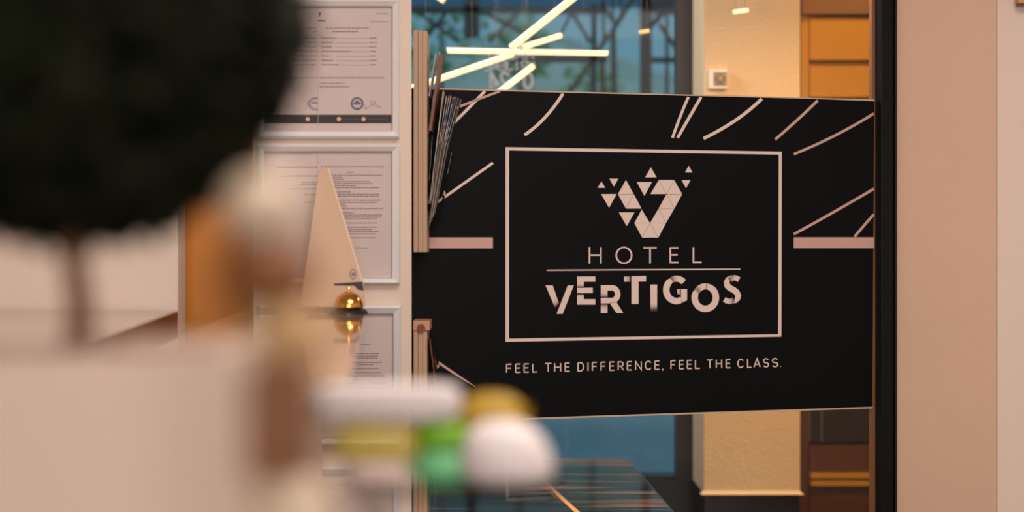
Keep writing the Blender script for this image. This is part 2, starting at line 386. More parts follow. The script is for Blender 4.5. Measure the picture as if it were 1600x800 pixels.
# bold folded-ribbon word: printed gradients at the folds
LT, DK = lin((236, 213, 203)), lin((84, 56, 50))
M_fold = attr_mat('print_folded')
def shade(pts, dark):  # dark: function 0..1 per point
    return [tuple(LT[k] + (DK[k]-LT[k])*max(0, min(1, dark(x, y))) for k in range(3)) for x, y in pts]
def gpoly(mb, pts, dark=lambda x, y: 0): flat(mb, pts, .0012, shade(pts, dark)); return mb
def quad_strip(mb, a, b, c, d, n, dark):  # a-b top edge, d-c bottom edge, graded from top to bottom
    for i in range(n):
        t0, t1 = i/n, (i+1)/n; l = lambda p, q, t: (p[0]+(q[0]-p[0])*t, p[1]+(q[1]-p[1])*t)
        pts = [l(a,d,t0), l(b,c,t0), l(b,c,t1), l(a,d,t1)]
        flat(mb, pts, .0012, [tuple(max(.004, LT[k] + (DK[k]-LT[k])*dark(t)) for k in range(3)) for t in (t0, t0, t1, t1)])
def gribbon(mb, pts, w, dark):
    qs = ribbon(pts, w); n = len(qs)
    for i, qd in enumerate(qs):
        d0, d1 = dark(i/n), dark((i+1)/n)
        flat(mb, qd, .0012, [tuple(LT[k] + (DK[k]-LT[k])*d for k in range(3)) for d in (d0, d1, d1, d0)])
end = lambda s: (lambda t: max(0, (t - s)/(1 - s))**1.9)
beg = lambda s: (lambda t: max(0, 1 - t/s)**1.9)
V = MB(); quad_strip(V, (852.2,446),(863.5,446),(873.3,474.5),(867,480.5), 6, end(.7)); gpoly(V, [(887,446),(896.4,446),(879,490.4),(869.6,490.4)]); V.build('bold_letter', M_fold, sign, color=True)
E = MB(); gpoly(E, [(901.5,432),(930,431.7),(930,440.2),(901.5,440.2)]); quad_strip(E, (901.5,440.2),(912,440.2),(912,448.6),(901.5,448.6), 4, end(.3)); gpoly(E, [(901.5,449.8),(926,449.5),(926,458),(901.5,458)])
quad_strip(E, (901.5,459.6),(912,459.6),(912,467.5),(901.5,467.5), 4, beg(.6)); gpoly(E, [(901.5,467.5),(930,467.4),(930,476),(901.5,476)]); E.build('bold_letter', M_fold, sign, color=True)
R = MB(); quad_strip(R, (938.6,453.8),(949,453.8),(949,464.4),(938.6,464.4), 5, end(.15)); gribbon(R, [(938.6,449.8),(955,449.7)] + arc(956.3,459.7,8.6,9.9,80,-80,10) + [(955,469.7),(938.6,469.8)], 8.6, lambda t: 0)
gpoly(R, [(952,473),(962,470.5),(973.6,489),(963,489)]); quad_strip(R, (938.6,475),(949,475),(949,489),(938.6,489), 4, beg(.7)); R.build('bold_letter', M_fold, sign, color=True)
T = MB()
for i in range(4):
    u0, u1 = 975 + 2.45*i, 975 + 2.45*(i+1); d = lambda x, y: max(0, (x-978)/8.5)
    gpoly(T, [(u0,431.9),(u1,431.9),(u1,440.2),(u0,440.2)], d)
gpoly(T, [(986.5,431.5),(1009.2,431),(1009.2,439.9),(986.5,440)]); gpoly(T, [(986.5,440),(997.4,440),(997.4,475),(986.5,475)]); T.build('bold_letter', M_fold, sign, color=True)
I = MB(); quad_strip(I, (1016,444.7),(1026.6,444.7),(1026.4,487),(1016.2,487), 12, lambda t: 1.55*max(0, (t - .68)/.32)**1.5); I.build('bold_letter', M_fold, sign, color=True)
G = MB(); gribbon(G, arc(1056.8,453,15.8,17.6,44,118,10), 9.6, end(.45)); gribbon(G, arc(1056.8,453,16,17.4,112,300,24), [5.5,7,8.5,9.6] + [10]*18 + [9.6,9.4,9.2], lambda t: 0)
gpoly(G, [(1063.8,451.8),(1073.3,451.7),(1073.3,469.4),(1063.8,473)]); gpoly(G, [(1057.9,452),(1062.6,452),(1062.6,460),(1058.4,459.2)], lambda x, y: (x-1058)/9); G.build('bold_letter', M_fold, sign, color=True)
O = MB(); gribbon(O, arc(1102,465,16.2,17.6,80,150,10), 9.4, end(.4)); gribbon(O, arc(1101.8,465,16.6,17.6,-240,88,36), [4.5,6,7,8,9] + [10]*27 + [9.6,9.4,9.2,9,8.8], lambda t: 0); O.build('bold_letter', M_fold, sign, color=True)
Q = MB(); gribbon(Q, [(1154.5,437),(1151,434.9),(1147,434),(1143,435.2),(1139.8,438)], 8.2, end(.35)); gribbon(Q, [(1131.5,467.8),(1135,470),(1139,471),(1143,470.3),(1146.5,468)], 8, end(.35))
gribbon(Q, [(1147,431.8),(1142,432.6),(1137.3,436),(1135.2,441),(1136,446),(1140,450),(1146,453),(1151,457),(1153.3,462),(1152,467),(1148.5,471),(1143,473)], [2.5,4.5,7,8.6,9.2,9.4,9.4,9.2,8.8,8,5.5,2.5], lambda t: 0); Q.build('bold_letter', M_fold, sign, color=True)
# stroked alphabet in a unit box (x right, y down)
ar = lambda cx_, cy_, rx, ry, a0, a1, n=10: arc(cx_, cy_, rx, ry, a0, a1, n)
AB = {'F': [[(0,0),(0,1)],[(0,0),(1,0)],[(0,.48),(.88,.48)]], 'E': [[(0,0),(0,1)],[(0,0),(1,0)],[(0,.48),(.88,.48)],[(0,1),(1,1)]], 'L': [[(0,0),(0,1),(1,1)]],
 'T': [[(0,0),(1,0)],[(.5,0),(.5,1)]], 'H': [[(0,0),(0,1)],[(1,0),(1,1)],[(0,.48),(1,.48)]], 'I': [[(.5,0),(.5,1)]],
 'D': [[(0,0),(.45,0)] + ar(.45,.5,.55,.5,80,-80) + [(.45,1),(0,1),(0,0)]], 'R': [[(0,1),(0,0),(.55,0)] + ar(.55,.265,.4,.265,70,-70,8) + [(.55,.53),(0,.53)], [(.55,.53),(1,1)]],
 'N': [[(0,1),(0,0),(1,1),(1,0)]], 'C': [ar(.52,.5,.5,.5,38,322,18)], 'A': [[(0,1),(.5,0),(1,1)],[(.18,.66),(.82,.66)]],
 'S': [ar(.5,.255,.45,.255,28,250,10) + ar(.5,.745,.48,.255,80,-152,10)], ',': [[(.6,.93),(.6,1.02),(.2,1.16)]], '.': [[(.5,.94),(.5,1.02)]],
 'O': [ar(.5,.5,.5,.5,0,360,20)], '0': [ar(.5,.5,.46,.5,0,360,20)], 'V': [[(0,0),(.5,1),(1,0)]], 'J': [[(.9,0),(.9,.7)] + ar(.5,.7,.4,.3,-10,-170,8)], 'M': [[(0,1),(0,0),(.5,.7),(1,0),(1,1)]],
 '-': [[(.2,.52),(.8,.52)]], '2': [ar(.5,.27,.45,.27,160,-40,9) + [(.05,1),(1,1)]], '4': [[(.75,1),(.75,0),(0,.7),(1,.7)]], 'K': [[(0,0),(0,1)],[(1,0),(0,.55)],[(.35,.4),(1,1)]], 'G': [ar(.52,.5,.5,.5,38,350,18) + [(.6,.58)]]}
slog = [('F',37,70),('E',86,118),('E',132,163),('L',179,208),('T',245,286),('H',298,336),('E',355,385),('D',425,461),('I',477,487),('F',503,533),('F',550,580),('E',597,628),('R',643,677),('E',693,722),('N',738,774),('C',790,828),('E',843,873),(',',882,894),
 ('F',930,960),('E',976,1005),('E',1019,1048),('L',1063,1092),('T',1126,1163),('H',1176,1211),('E',1230,1259),('C',1293,1330),('L',1346,1373),('A',1381,1420),('S',1432,1466),('S',1480,1516),('.',1522,1534)]
for ch, u0, u1 in slog:
    x0_, x1_ = 780 + u0/3.478 + .8, 780 + u1/3.478 - .8
    def m_(p_):
        x = x0_ + (x1_-x0_)*p_[0]; top = 569.3 - .0220*(x-790); bot = 582.2 - .0218*(x-790); return (x, top + (bot-top)*p_[1])
    strokes(MB(), [[m_(p_) for p_ in l] for l in AB[ch]], 1.75).build('slogan_letter', M_pink, sign)

# ------------------------------------------------------------------ framed documents
PRINT = random.Random(3)
def wflat(mb, pts, l1, l0=.0): mb.prism([W(x, y, l1) for x, y in pts], [W(x, y, l0) for x, y in pts]); return mb
def textline(mb, x0, x1, y, h, lift, wmin=3, wmax=9, gap=1.1):
    x = x0
    while x < x1 - 1:
        w = min(PRINT.uniform(wmin, wmax), x1 - x); j = PRINT.uniform(-.12, .12)
        wflat(mb, [(x, y - h/2 + j), (x + w, y - h/2 + j), (x + w, y + h/2 + j), (x, y + h/2 + j)], lift + .0004, lift); x += w + gap
    return mb
def picture_frame(o4, i4, label):
    (xl, yt, xr, yb) = o4; (il, it, ir, ib) = i4
    c = (W(xl, yb) + W(xr, yb))/2
    t = thing('document_frame', c, label, 'picture frame', 'white framed documents on the partition')
    oc = [(xl, yt), (xr, yt), (xr, yb), (xl, yb)]; ic = [(il, it), (ir, it), (ir, ib), (il, ib)]
    for k in range(4):
        j = (k+1) % 4; mb = MB()
        A0, A1, B1, B0 = W(*oc[k], .001), W(*oc[j], .001), W(*ic[j], .001), W(*ic[k], .001)
        lerp = lambda p, q, s: p + (q - p)*s
        def ring(P, Q): return [P, lerp(P, Q, .0) + NRM*.016, lerp(P, Q, .3) + NRM*.024, lerp(P, Q, 1) + NRM*.014, Q]
        ra, rb = ring(A0, B0), ring(A1, B1)
        mb.prism(ra, rb); mb.build('rail', M_frame, t)
    wflat(MB(), [(il-1, it-1), (ir+1, it-1), (ir+1, ib+1), (il-1, ib+1)], .003, .001).build('backing', M_paper, t)
    return t
SPL = 498   # where the right-hand sheet overlaps the left-hand one, a stand-in for its reflection
def two_sheets(t, it, ib, r=611, l=410):
    a = wflat(MB(), [(l, it+1.5), (SPL+4, it+1.5), (SPL+4, ib-1), (l, ib-1)], .0038, .003).build('sheet', M_paper, t)
    b = wflat(MB(), [(SPL-1.5, it+1), (r-.5, it+1), (r-.5, ib-.8), (SPL-1.5, ib-.8)], .0054, .0042).build('sheet', M_paper, t)
    return a, b
LA, LB = .0038, .0054
t = picture_frame((402, 2, 622.5, 217), (413, 11, 612, 206), 'topmost white framed document with a round stamp, its reflected copy and a dark footer strip')
a, b = two_sheets(t, 11, 206)
mb = MB()
textline(mb, 587, 605, 22, .9, LB); textline(mb, 577, 605, 34.5, .9, LB); textline(mb, 509, 576, 44.5, 1.1, LB, 2, 6); textline(mb, 519, 559, 50, 1.3, LB)
for k in range(7):
    y = 60 + 6.95*k; textline(mb, 502, 502 + (22, 20, 17, 46, 12, 18, 26)[k], y, 1.2, LB, 2, 6, .7); textline(mb, 577, 588, y, 1.2, LB, 3, 6, .5); wflat(mb, [(524, y+.4), (577, y+.4), (577, y+.8), (524, y+.8)], LB + .0003, LB)
textline(mb, 499, 600, 122, 1.3, LB, 3, 12); textline(mb, 500, 538, 130.5, 1.1, LB); textline(mb, 499, 546, 136, 1.2, LB)
mb.build('printed_text', M_ink, b)['kind'] = 'stuff'
mb = MB(); textline(mb, 430, 495, 122, 1.2, LA); textline(mb, 476, 495, 44.5, 1, LA); textline(mb, 490, 495, 49.5, 1, LA)
for k in range(7): textline(mb, 440, 495, 60 + 6.95*k, .7, LA, 4, 14, .5)
mb.build('printed_text', M_ink, a)['kind'] = 'stuff'
mb = MB()
def wstroke(mb, pts, w, lift):
    for qd in ribbon(pts, w): wflat(mb, qd, lift + .0004, lift)
wstroke(mb, [(497, 21.5), (500.6, 21.5), (498, 27)], 1.3, LB); textline(mb, 497, 508, 32.5, 2, LB, 1.4, 3, .5)
mb.build('letterhead_mark', M_inkdk, b)
mb = MB(); wstroke(mb, arc(557.5, 162.3, 8.6, 8.6, 0, 360, 40), 3.2, LB); wflat(mb, [(551, 160.5), (564, 160.5), (563, 164), (552, 164)], LB + .0004, LB); wflat(mb, [(555, 157.5), (560, 157.5), (561, 160.5), (554, 160.5)], LB + .0004, LB); wflat(mb, [(555, 168.5), (560, 168.5), (559, 171), (556, 171)], LB + .0004, LB)
mb.build('round_stamp', M_stamp, b)
mb = MB(); wstroke(mb, [(568, 164), (571, 171), (575, 168), (579, 165), (580, 156), (582, 166), (585, 158), (587, 167), (590, 166), (595, 169)], .7, LB); mb.build('signature', M_stamp, b)
mb = MB(); wstroke(mb, arc(493, 162.5, 11, 9.4, 62, 298, 24), 1.6, LA); wstroke(mb, arc(493, 162.5, 8.4, 7, 70, 290, 20), .8, LA); textline(mb, 487, 496, 161, 3, LA, 1.5, 3, .6); wstroke(mb, [(477, 171), (481, 158)], .6, LA); mb.build('round_stamp', M_stamp, a)  # left stamp: a reflection of the right one, drawn as print
for (x0_, x1_, sh, L_) in ((SPL-1, 611, b, LB), (411, SPL-1, a, LA)):
    st = wflat(MB(), [(x0_, 179.5), (x1_, 179.5), (x1_, 193), (x0_, 193)], L_ + .0004, L_).build('footer_strip', M_inkdk, sh)
for x_, sh, L_ in ((567.5, b, LB), (529, b, LB), (480.5, a, LA)):
    wflat(MB(), arc(x_, 186.4, 3.3, 3.3, 0, 330, 11), L_ + .0012, L_ + .0005).build('footer_dot', mat('footer_dot', (214, 180, 150), .6), sh)
mb = MB(); textline(mb, 574, 606, 186, .8, LB + .0005, 3, 6, .6); textline(mb, 535, 560, 186, .7, LB + .0005); mb.build('footer_text', M_ink, b)['kind'] = 'stuff'

t = picture_frame((402, 227.5, 623.8, 443.5), (413, 237, 611.5, 435), 'white framed page of dense text half covered by a leaning leaflet')
a, b = two_sheets(t, 237, 435)
mb = MB()
for x0_, x1_, y in ((501,600,260.5),(541,552,269.5),(502,598,274),(519,534,277.5),(520,538,280.5),(518,578,284),(518,582,287),(520,556,290.5),(520,592,293.5),(526,548,300),(527,592,303.5),(526,592,306.5),(526,594,313),(528,589,316.5),(530,539,319.5),(530,542,322.5),(528,598,326),(533,552,332.5),(530,596,336),(532,596,339),(534,590,342),(541,589,348.5),(542,588,355),(544,581,358.5),(544,592,361.5),(544,588,365.5),(546,586,371.5),(555,575,387.5)):
    textline(mb, max(x0_, 500), x1_, y, 1.15, LB, 2.5, 8, .8)
mb.build('printed_text', M_ink, b)['kind'] = 'stuff'
mb = MB()
for x0_, x1_, y in ((495,497,253),(432,496,261),(440,496,275),(472,496,285),(468,496,288.5),(450,496,295),(474,496,304),(476,496,316)): textline(mb, x0_, x1_, y, 1.1, LA, 3, 8, .8)
mb.build('printed_text', M_ink, a)['kind'] = 'stuff'

t = picture_frame((402, 476.5, 625, 694), (414, 489.5, 613.5, 684), 'white framed page behind the call bell and the white sweet packet')
a, b = two_sheets(t, 489.5, 684, 613)
mb = MB()
for x0_, x1_, y in ((560,578,538),(555,592,552),(554,590,556),(556,590,559),(552,596,566),(552,584,569.5),(548,592,575.5),(547,594,582),(547,600,585.5),(546,601,588),(546,558,593),(578,604,598),(540,600,606),(540,596,612),(540,602,640),(540,590,660)): textline(mb, x0_, x1_, y, 1.2, LB, 2.5, 8, .8)
mb.build('printed_text', M_ink, b)['kind'] = 'stuff'
t = picture_frame((402, 727, 625, 940), (414, 738, 613.5, 930), 'lowest white framed document, under the sweet packets')
two_sheets(t, 738, 930, 613)

# ------------------------------------------------------------------ brochure racks and leaflets
def rack(y0, y1, label, cap):
    D = 3.285; xa = (646 - 800)/F*D; xb = (667.5 - 800)/F*D; za, zb = at(0, y0, D).z, at(0, y1, D).z
    t = thing('brochure_rack', ((xa+xb)/2, D + .045, zb), label, 'brochure rack')
    w = (xb - xa)/3
    for k in range(3):
        MB().box(xa + w*k + .0006, xa + w*(k+1) - .0003, D + .002*(k % 2), D + .085, zb, za - .001*k).build('board', M_board, t)
    if cap:
        MB().box(xa, xb + .006, D - .004, D + .085, za, za + .022).build('cap', mat('cap_tan', (200, 150, 120), .5), t)
        MB().tube((xa + .018, D - .006, za + .005), (xa + .018, D + .08, za + .005), .010).build('dowel', M_brown, t)
    return t, xb, D
t, xb, D = rack(47, 394, 'tall tan board rack holding colourful brochures at the partition edge', False)
def leaf_slab(mb, xa0, ya0, xa1, ya1, th, d0, d1):   # a sheet seen on edge: foot pixel -> head pixel, th in metres
    a, b_ = at(xa0, ya0, D + .03), at(xa1, ya1, D + .03); d = (b_ - a).normalized(); n = Vector((d.z, 0, -d.x))*th
    q = [a, b_, b_ + n, a + n]
    mb.prism([Vector((p_.x, D + d0, p_.z)) for p_ in q], [Vector((p_.x, D + d1, p_.z)) for p_ in q]); return mb
for a_, b_ in (((670, 210), (687, 84)), ((683.5, 350), (706, 240)), ((668.3, 330), (676, 213))):
    leaf_slab(MB(), *a_, *b_, .0014, .004, .085).build('acrylic_pocket', M_acry, t)
leaf_slab(MB(), 671.5, 205, 688, 86, .0055, .002, .085).build('pocket_back', M_brown, t)
leaf_slab(MB(), 669.5, 150, 680, 84, .003, .03, .085).build('pocket_divider', mat('pocket_grey', (178, 166, 164), .4), t)
def leaflet_mat(i, c1, c2, c3):
    m = bpy.data.materials.new('leaflet_print_%d' % i); m.use_nodes = True; nt = m.node_tree; b = nt.nodes['Principled BSDF']; b.inputs['Roughness'].default_value = .4
    tcn = nt.nodes.new('ShaderNodeTexCoord'); n = nt.nodes.new('ShaderNodeTexNoise'); n.inputs['Scale'].default_value = 22 + 3*i; r = nt.nodes.new('ShaderNodeValToRGB')
    mp = nt.nodes.new('ShaderNodeMapping'); mp.inputs['Location'].default_value = (i*1.7, 0, 0); mp.inputs['Scale'].default_value = (1, .3, 1)
    nt.links.new(tcn.outputs['Object'], mp.inputs[0]); nt.links.new(mp.outputs[0], n.inputs[0]); nt.links.new(n.outputs[0], r.inputs[0]); nt.links.new(r.outputs[0], b.inputs['Base Color'])
    r.color_ramp.elements[0].position = .38; r.color_ramp.elements[0].color = (*lin(c1), 1); r.color_ramp.elements[1].position = .62; r.color_ramp.elements[1].color = (*lin(c3), 1)
    e = r.color_ramp.elements.new(.5); e.color = (*lin(c2), 1); return m
pal = [((226,210,190),(210,190,170),(240,224,206)), ((62,84,130),(214,200,190),(200,120,70)), ((74,100,140),(220,208,200),(60,70,110)), ((226,214,204),(70,90,140),(216,140,84)),
       ((90,110,140),(216,206,200),(50,60,96)), ((50,70,110),(196,186,180),(80,60,70)), ((60,56,66),(140,150,160),(190,130,90)), ((40,44,56),(120,110,110),(60,70,90))]
tops = [(692, 141, 160), (697, 149, 168), (701, 148, 178), (704, 149, 190), (708, 151, 200), (711, 150, 212), (715, 152, 224), (719, 154, 238)]
names = ['cream', 'blue and orange', 'blue', 'white and blue', 'grey blue', 'navy', 'dark grey', 'near-black']
for i, (tx, ty, _) in enumerate(tops):
    o = leaf_slab(MB(), 670.5 + 1.15*i, 318 - 3*i, tx, ty, .0013 if i else .0016, .036 + .002*(i % 3), .084).build('leaflet', leaflet_mat(i, *pal[i]))
    tag(o, ['cream card leaflet tucked closest to the rack board', 'blue and orange leaflet next to the cream card in the rack', 'blue leaflet third out from the rack board', 'white and blue leaflet in the middle of the fanned brochures',
            'grey blue leaflet leaning outward among the fanned brochures', 'navy leaflet leaning third from the outside of the brochure fan', 'dark grey leaflet second from the outside of the brochure fan', 'near-black leaflet leaning outermost in the brochure fan'][i], 'leaflet', 'fanned brochures in the tall rack')
MD = mat('dark_booklet', (36, 31, 28), .35)
MT = mat('tan_booklet', (196, 164, 132), .4)
for i in range(5):
    o = leaf_slab(MB(), 670.4 + 2.2*i, 354 - 5*i, 689.2 + 2.7*i, 223 + .5*i + (2 if i == 4 else 0), (.0027 if i % 2 == 0 else .0010), .003 - .0012*(i % 2), .033).build('booklet', MD if i % 2 == 0 else MT)
    tag(o, ['dark booklet innermost in the lower pocket of the tall rack', 'tan booklet next to the innermost dark one in the lower pocket', 'dark booklet between two tan ones in the lower pocket', 'tan booklet next to the outermost dark one in the lower pocket', 'dark booklet outermost in the lower pocket of the tall rack'][i], 'booklet', 'dark booklets in the lower pocket')
t, xb, D = rack(516, 880, 'lower tan board rack with a capped top beside the sign', True)
leaf_slab(MB(), 688, 610, 674, 522, .003, .004, .085).build('acrylic_pocket', M_acry, t)
leaf_slab(MB(), 681, 600, 672, 530, .002, .004, .085).build('pocket_divider', M_brown, t)

# ------------------------------------------------------------------ LED tube lights in the back room
tubes = [((800.5, 73, 4.5), (912, -16, 4.3), 5.6, 'long steep glowing LED tube rising past the truss window', M_led), ((815, 74, 4.6), (875, 56, 4.75), 4.6, 'short glowing LED tube beside the long steep one', M_led),
         ((700, 79, 4.62), (949, 83.5, 4.62), 4.4, 'horizontal glowing LED tube across the truss window', M_led), ((640, 139, 4.5), (800, 85, 4.75), 4.8, 'slanting glowing LED tube running behind the brochures', M_led),
         ((762, 158, 4.4), (832, 104, 4.5), 5.0, 'glowing LED tube dipping behind the top edge of the sign', M_led), ((660, -20, 4.5), (694, 2, 4.5), 4.4, 'LED tube whose tip shows above the brochure rack', M_led),
         ((1146, 19, 4.55), (1168, 16, 4.55), 3.4, 'tiny glowing stick standing for a lamp reflection before the stucco pillar', M_led), ((1000, 50.5, 4.6), (1013, 48.5, 4.6), 3.0, 'tiny amber LED stick in front of the window jamb', M_ledo)]  # the tiny stick at the pillar is a lamp's reflection built as a glowing part
for (a_, b_, r, lab, mm) in tubes:
    A, B = at(*a_), at(*b_); rr = r/F*4.5
    t = thing('led_tube_light', (A + B)/2, lab, 'tube light', 'criss-cross LED tubes behind the glass')
    d = (B - A).normalized()
    MB().tube(A, B, rr, 14).build('tube', mm, t, smooth=False)
    MB().tube(A - d*.004, A, rr*1.03, 14).build('end_cap', M_frame, t); MB().tube(B, B + d*.004, rr*1.03, 14).build('end_cap', M_frame, t)
    for s_ in (.15, .85):
        P = A + (B - A)*s_; P.z += rr
        if P.z < 2.6: MB().tube(P, (P.x, P.y, 2.7), .0006, 5).build('cable', mat('steel_cable', (120, 124, 126), .4), t)

# mirrored opening-hours lettering on the far window
YT = YW + .035
hrs = [('RADNO', 762, 834, 77, 92, 2.8), ('VRIJEME', 757, 836, 96, 110, 2.8), ('0-24', 762, 834, 114, 138, 5.2)]
dec = thing('window_lettering', (at(798, 0, YT).x, YT, at(0, 138, YT).z), 'mirrored pale opening-hours lettering on the far window', 'lettering')
M_dec = cello('decal_grey', (176, 176, 182), .55)
for word, x0_, x1_, y0, y1, w in hrs:
    n = len(word); cw = (x1_ - x0_)/n
    for k, ch in enumerate(word):
        xr = x1_ - cw*k - cw*.1; xl = x1_ - cw*(k+1) + cw*.1
        mb = MB()
        for l in AB[ch]:
            for qd in ribbon([(xr + (xl-xr)*p_[0], y0 + (y1-y0)*p_[1]) for p_ in l], w):
                mb.prism([at(x, y, YT) for x, y in qd], [at(x, y, YT) + Vector((0, .001, 0)) for x, y in qd])
        mb.build('letter', M_dec, dec)

# ------------------------------------------------------------------ outside: trusses, canopy, ground, hill, shrubs
tag(MB().box(-14, 12, 5.6, 30, -.1, 0).build('outdoor_paving', mat('paving', (150, 170, 180), .35, vary=.1, vscale=2)), 'grey blue paving outside the far window', 'paving', kind='structure')
DT = 8.0
tr_ = thing('steel_truss', (at(800, 0, DT).x, DT, 0), 'dark steel truss frame with crossed braces outside the far window', 'truss')
bars = [((560,15),(945,17),9,M_steel), ((737,-60),(737,58),24,M_steel), ((655,20),(716,66),4,M_steel), ((697,20),(660,66),4,M_steel), ((762,22),(842,66),4,M_steel), ((808,22),(764,66),4,M_steel),
 ((892,22),(872,62),4,M_steel), ((895,22),(922,66),4,M_steel), ((928,8),(928,300),8,M_steel), ((994,-10),(955,52),8,M_steel), ((958,50),(962,300),8,M_steelb), ((952,54),(880,160),7,M_steelb),
 ((943,-20),(943,60),4,M_steel), ((957,-20),(957,36),4,M_steel), ((938,4),(962,38),4,M_steel), ((970,-20),(970,20),3,M_steel), ((800,92),(948,92),9,M_steelb), ((941,92),(943,300),8,M_steelb),
 ((1009,-40),(1009,300),17,M_steelb), ((1000,8),(1075,10),26,M_steel), ((1012,46),(1036,20),9,M_steel), ((1018,94),(1075,94),7,M_steel), ((1030,38),(1062,84),4,M_steel), ((1042,20),(1042,300),4,M_steelb), ((560,300),(1075,300),8,M_steelb),
 ((600,-20),(600,300),10,M_steel), ((737,300),(737,700),16,M_steel), ((1009,300),(1009,640),10,M_steel)]
for (a_, b_, w, m) in bars:
    MB().bar(at(*a_, DT), at(*b_, DT), w/F*DT, .06).build('beam', m, tr_)
tag(MB().box(-4, 3, 8.15, 9.5, 2.70, 2.75).build('canopy_roof', mat('canopy_teal', (110, 190, 225), .5)), 'teal canopy roof above the steel truss', 'canopy')
# hill
mb = MB(); NX, NY = 40, 10
vs = []; fs = []
for j in range(NY):
    for i in range(NX):
        x = -10 + 22*i/(NX-1); y = 17 + 10*j/(NY-1)
        vs.append((x, y, (1 - math.cos(math.pi*min(1, j/5)))/2*(4.0 + .6*noise.noise(Vector((x*.5, 1.3, 0)))) + .12*noise.noise(Vector((x*2, y*2, 0)))))
for j in range(NY-1):
    for i in range(NX-1): fs.append((j*NX+i, j*NX+i+1, (j+1)*NX+i+1, (j+1)*NX+i))
mb.add(vs, fs); tag(mb.build('hillside', mat('hill_grey_green', (176, 190, 178), .9, vary=.15, vscale=1.2), smooth=True), 'grey green hillside beyond the steel truss', 'hill', kind='structure')
hr = thing('handrail', (at(985, 0, 6.6).x, 6.6, 0), 'slanting pale steel handrail outside the lower window', 'railing')
M_rail = mat('rail_steel', (190, 205, 215), .3)
for dx in (0, 12):
    MB().tube(at(880 + dx, 618, 6.6), at(1046 + dx, 757, 6.6), .0055, 10).build('rail', M_rail, hr)
for x_, y_ in ((886, 620), (1050, 754)):
    e_ = at(x_, y_, 6.62); MB().tube((e_.x, 6.62, 0), e_, .008, 10).build('post', M_rail, hr)
leafm = mat('shrub_leaf', (110, 150, 84), .6, vary=.3, vscale=4)
def shrub(px, D, h, r, label, y=None):
    X = (px - 800)/F*D; rnd = random.Random(int(px)); mb = MB()
    for k in range(240):
        v = Vector((rnd.gauss(0, 1), rnd.gauss(0, 1), rnd.gauss(0, 1))).normalized()*rnd.uniform(.55, 1)
        c = Vector((X + v.x*r, D + v.y*r, h + v.z*r*1.2)); u = Vector((rnd.uniform(-1,1), rnd.uniform(-1,1), rnd.uniform(-1,1))).normalized(); w = u.orthogonal().normalized(); s_ = .05
        mb.add([c - u*s_, c + w*s_*.5, c + u*s_, c - w*s_*.5], [(0,1,2,3)])
    t = thing('garden_tree', (X, D, 0), label, 'tree', 'young trees outside the window')
    f = mb.build('foliage', leafm, t); f['kind'] = 'stuff'
    MB().tube((X, D, 0), (X, D, h), .03, 8, .015).build('trunk', M_steelb, t)
shrub(690, 11, 2.85, .42, 'young tree seen between brochures and thick truss post')
shrub(812, 12, 2.75, .30, 'slim young tree behind the crossed truss braces')
shrub(925, 12.5, 2.35, .34, 'young tree behind the truss corner posts')

# ------------------------------------------------------------------ counter with call bell and leaflet
ZC = CZ - .158
M_counter = mat('counter_gloss', (205, 172, 140), .06, coat=.6)
q = [Vector((-.329, 3.19, ZC)), Vector((-.60, 3.123, ZC)), Vector((-.50, 1.62, ZC)), Vector((-.186, 1.62, ZC))]
ct = thing('reception_counter', (-.42, 2.5, 0), 'glossy cream reception counter under the call bell', 'counter')
MB().prism(q, [v - Vector((0, 0, .03)) for v in q]).build('counter_top', M_counter, ct)
MB().box(-.56, -.40, 2.0, 3.0, 0, ZC - .03).build('pedestal', M_cream, ct)
# left desk
q = [Vector((XL + .002, 3.19, ZC)), Vector((-2.0, 3.19, ZC)), Vector((-2.0, 1.75, ZC)), Vector((-.622, 1.75, ZC))]
dk = thing('wooden_desk', (-1.3, 2.5, 0), 'desk with a cream top and reddish brown wooden side', 'desk')
MB().prism(q, [v - Vector((0, 0, .004)) for v in q]).build('desk_top', M_cream, dk)
MB().prism([v - Vector((0, 0, .004)) for v in q], [Vector((v.x, v.y, 0)) for v in q]).build('desk_body', M_brown, dk)

c = at(545, 482, 3.04); c.z = ZC
bell = thing('call_bell', c, 'small golden call bell on a dark base beside the leaning leaflet', 'bell')
MB().lathe(c, [(.041, 0), (.041, .004), (.036, .010), (.020, .013)], 32).build('bell_base', M_dark, bell, smooth=False)
MB().lathe(c + Vector((0, 0, .013)), [(.0305, 0), (.031, .003), (.0295, .012), (.025, .022), (.017, .030), (.007, .0345), (.002, .035)], 36).build('dome', M_gold, bell, smooth=True)
MB().lathe(c + Vector((0, 0, .047)), [(.003, 0), (.003, .006), (.006, .007), (.005, .010)], 16).build('button', M_gold, bell)
def card_pt(x, y, D): return at(x, y, D)
card = [(470, 479), (571, 479), (568, 441), (514, 262), (506, 260), (498, 272)]
def cp(p_): return at(p_[0], p_[1], 3.10 + (479 - p_[1])/217*.055 - SL*(571 - p_[0])/F*3)
pts = [cp(p_) for p_ in card]
mb = MB().prism(pts, [v + Vector((0, .0012, 0)) for v in pts])
t = thing('leaning_leaflet', (pts[0] + pts[1])/2, 'cream leaflet with a slanted edge leaning on the framed text', 'leaflet')
mb.build('sheet', mat('leaflet_cream', (206, 174, 148), .6), t)
f_ = [cp(p_) + Vector((0, -.0006, 0)) for p_ in ((514, 262), (568, 441), (565, 441), (511.5, 262))]
MB().prism(f_, [v + Vector((0, .0006, 0)) for v in f_]).build('pale_edge', mat('leaflet_edge', (228, 200, 176), .6), t)
mb = MB()
for qd in ribbon(arc(551.6, 428.5, 4.6, 7.4, 0, 360, 24), 1.4) + ribbon(arc(551.8, 428.6, 1.5, 2.0, 0, 360, 10), 2.2):
    f_ = [cp(p_) + Vector((0, -.0006, 0)) for p_ in qd]; mb.prism(f_, [v + Vector((0, .0006, 0)) for v in f_])
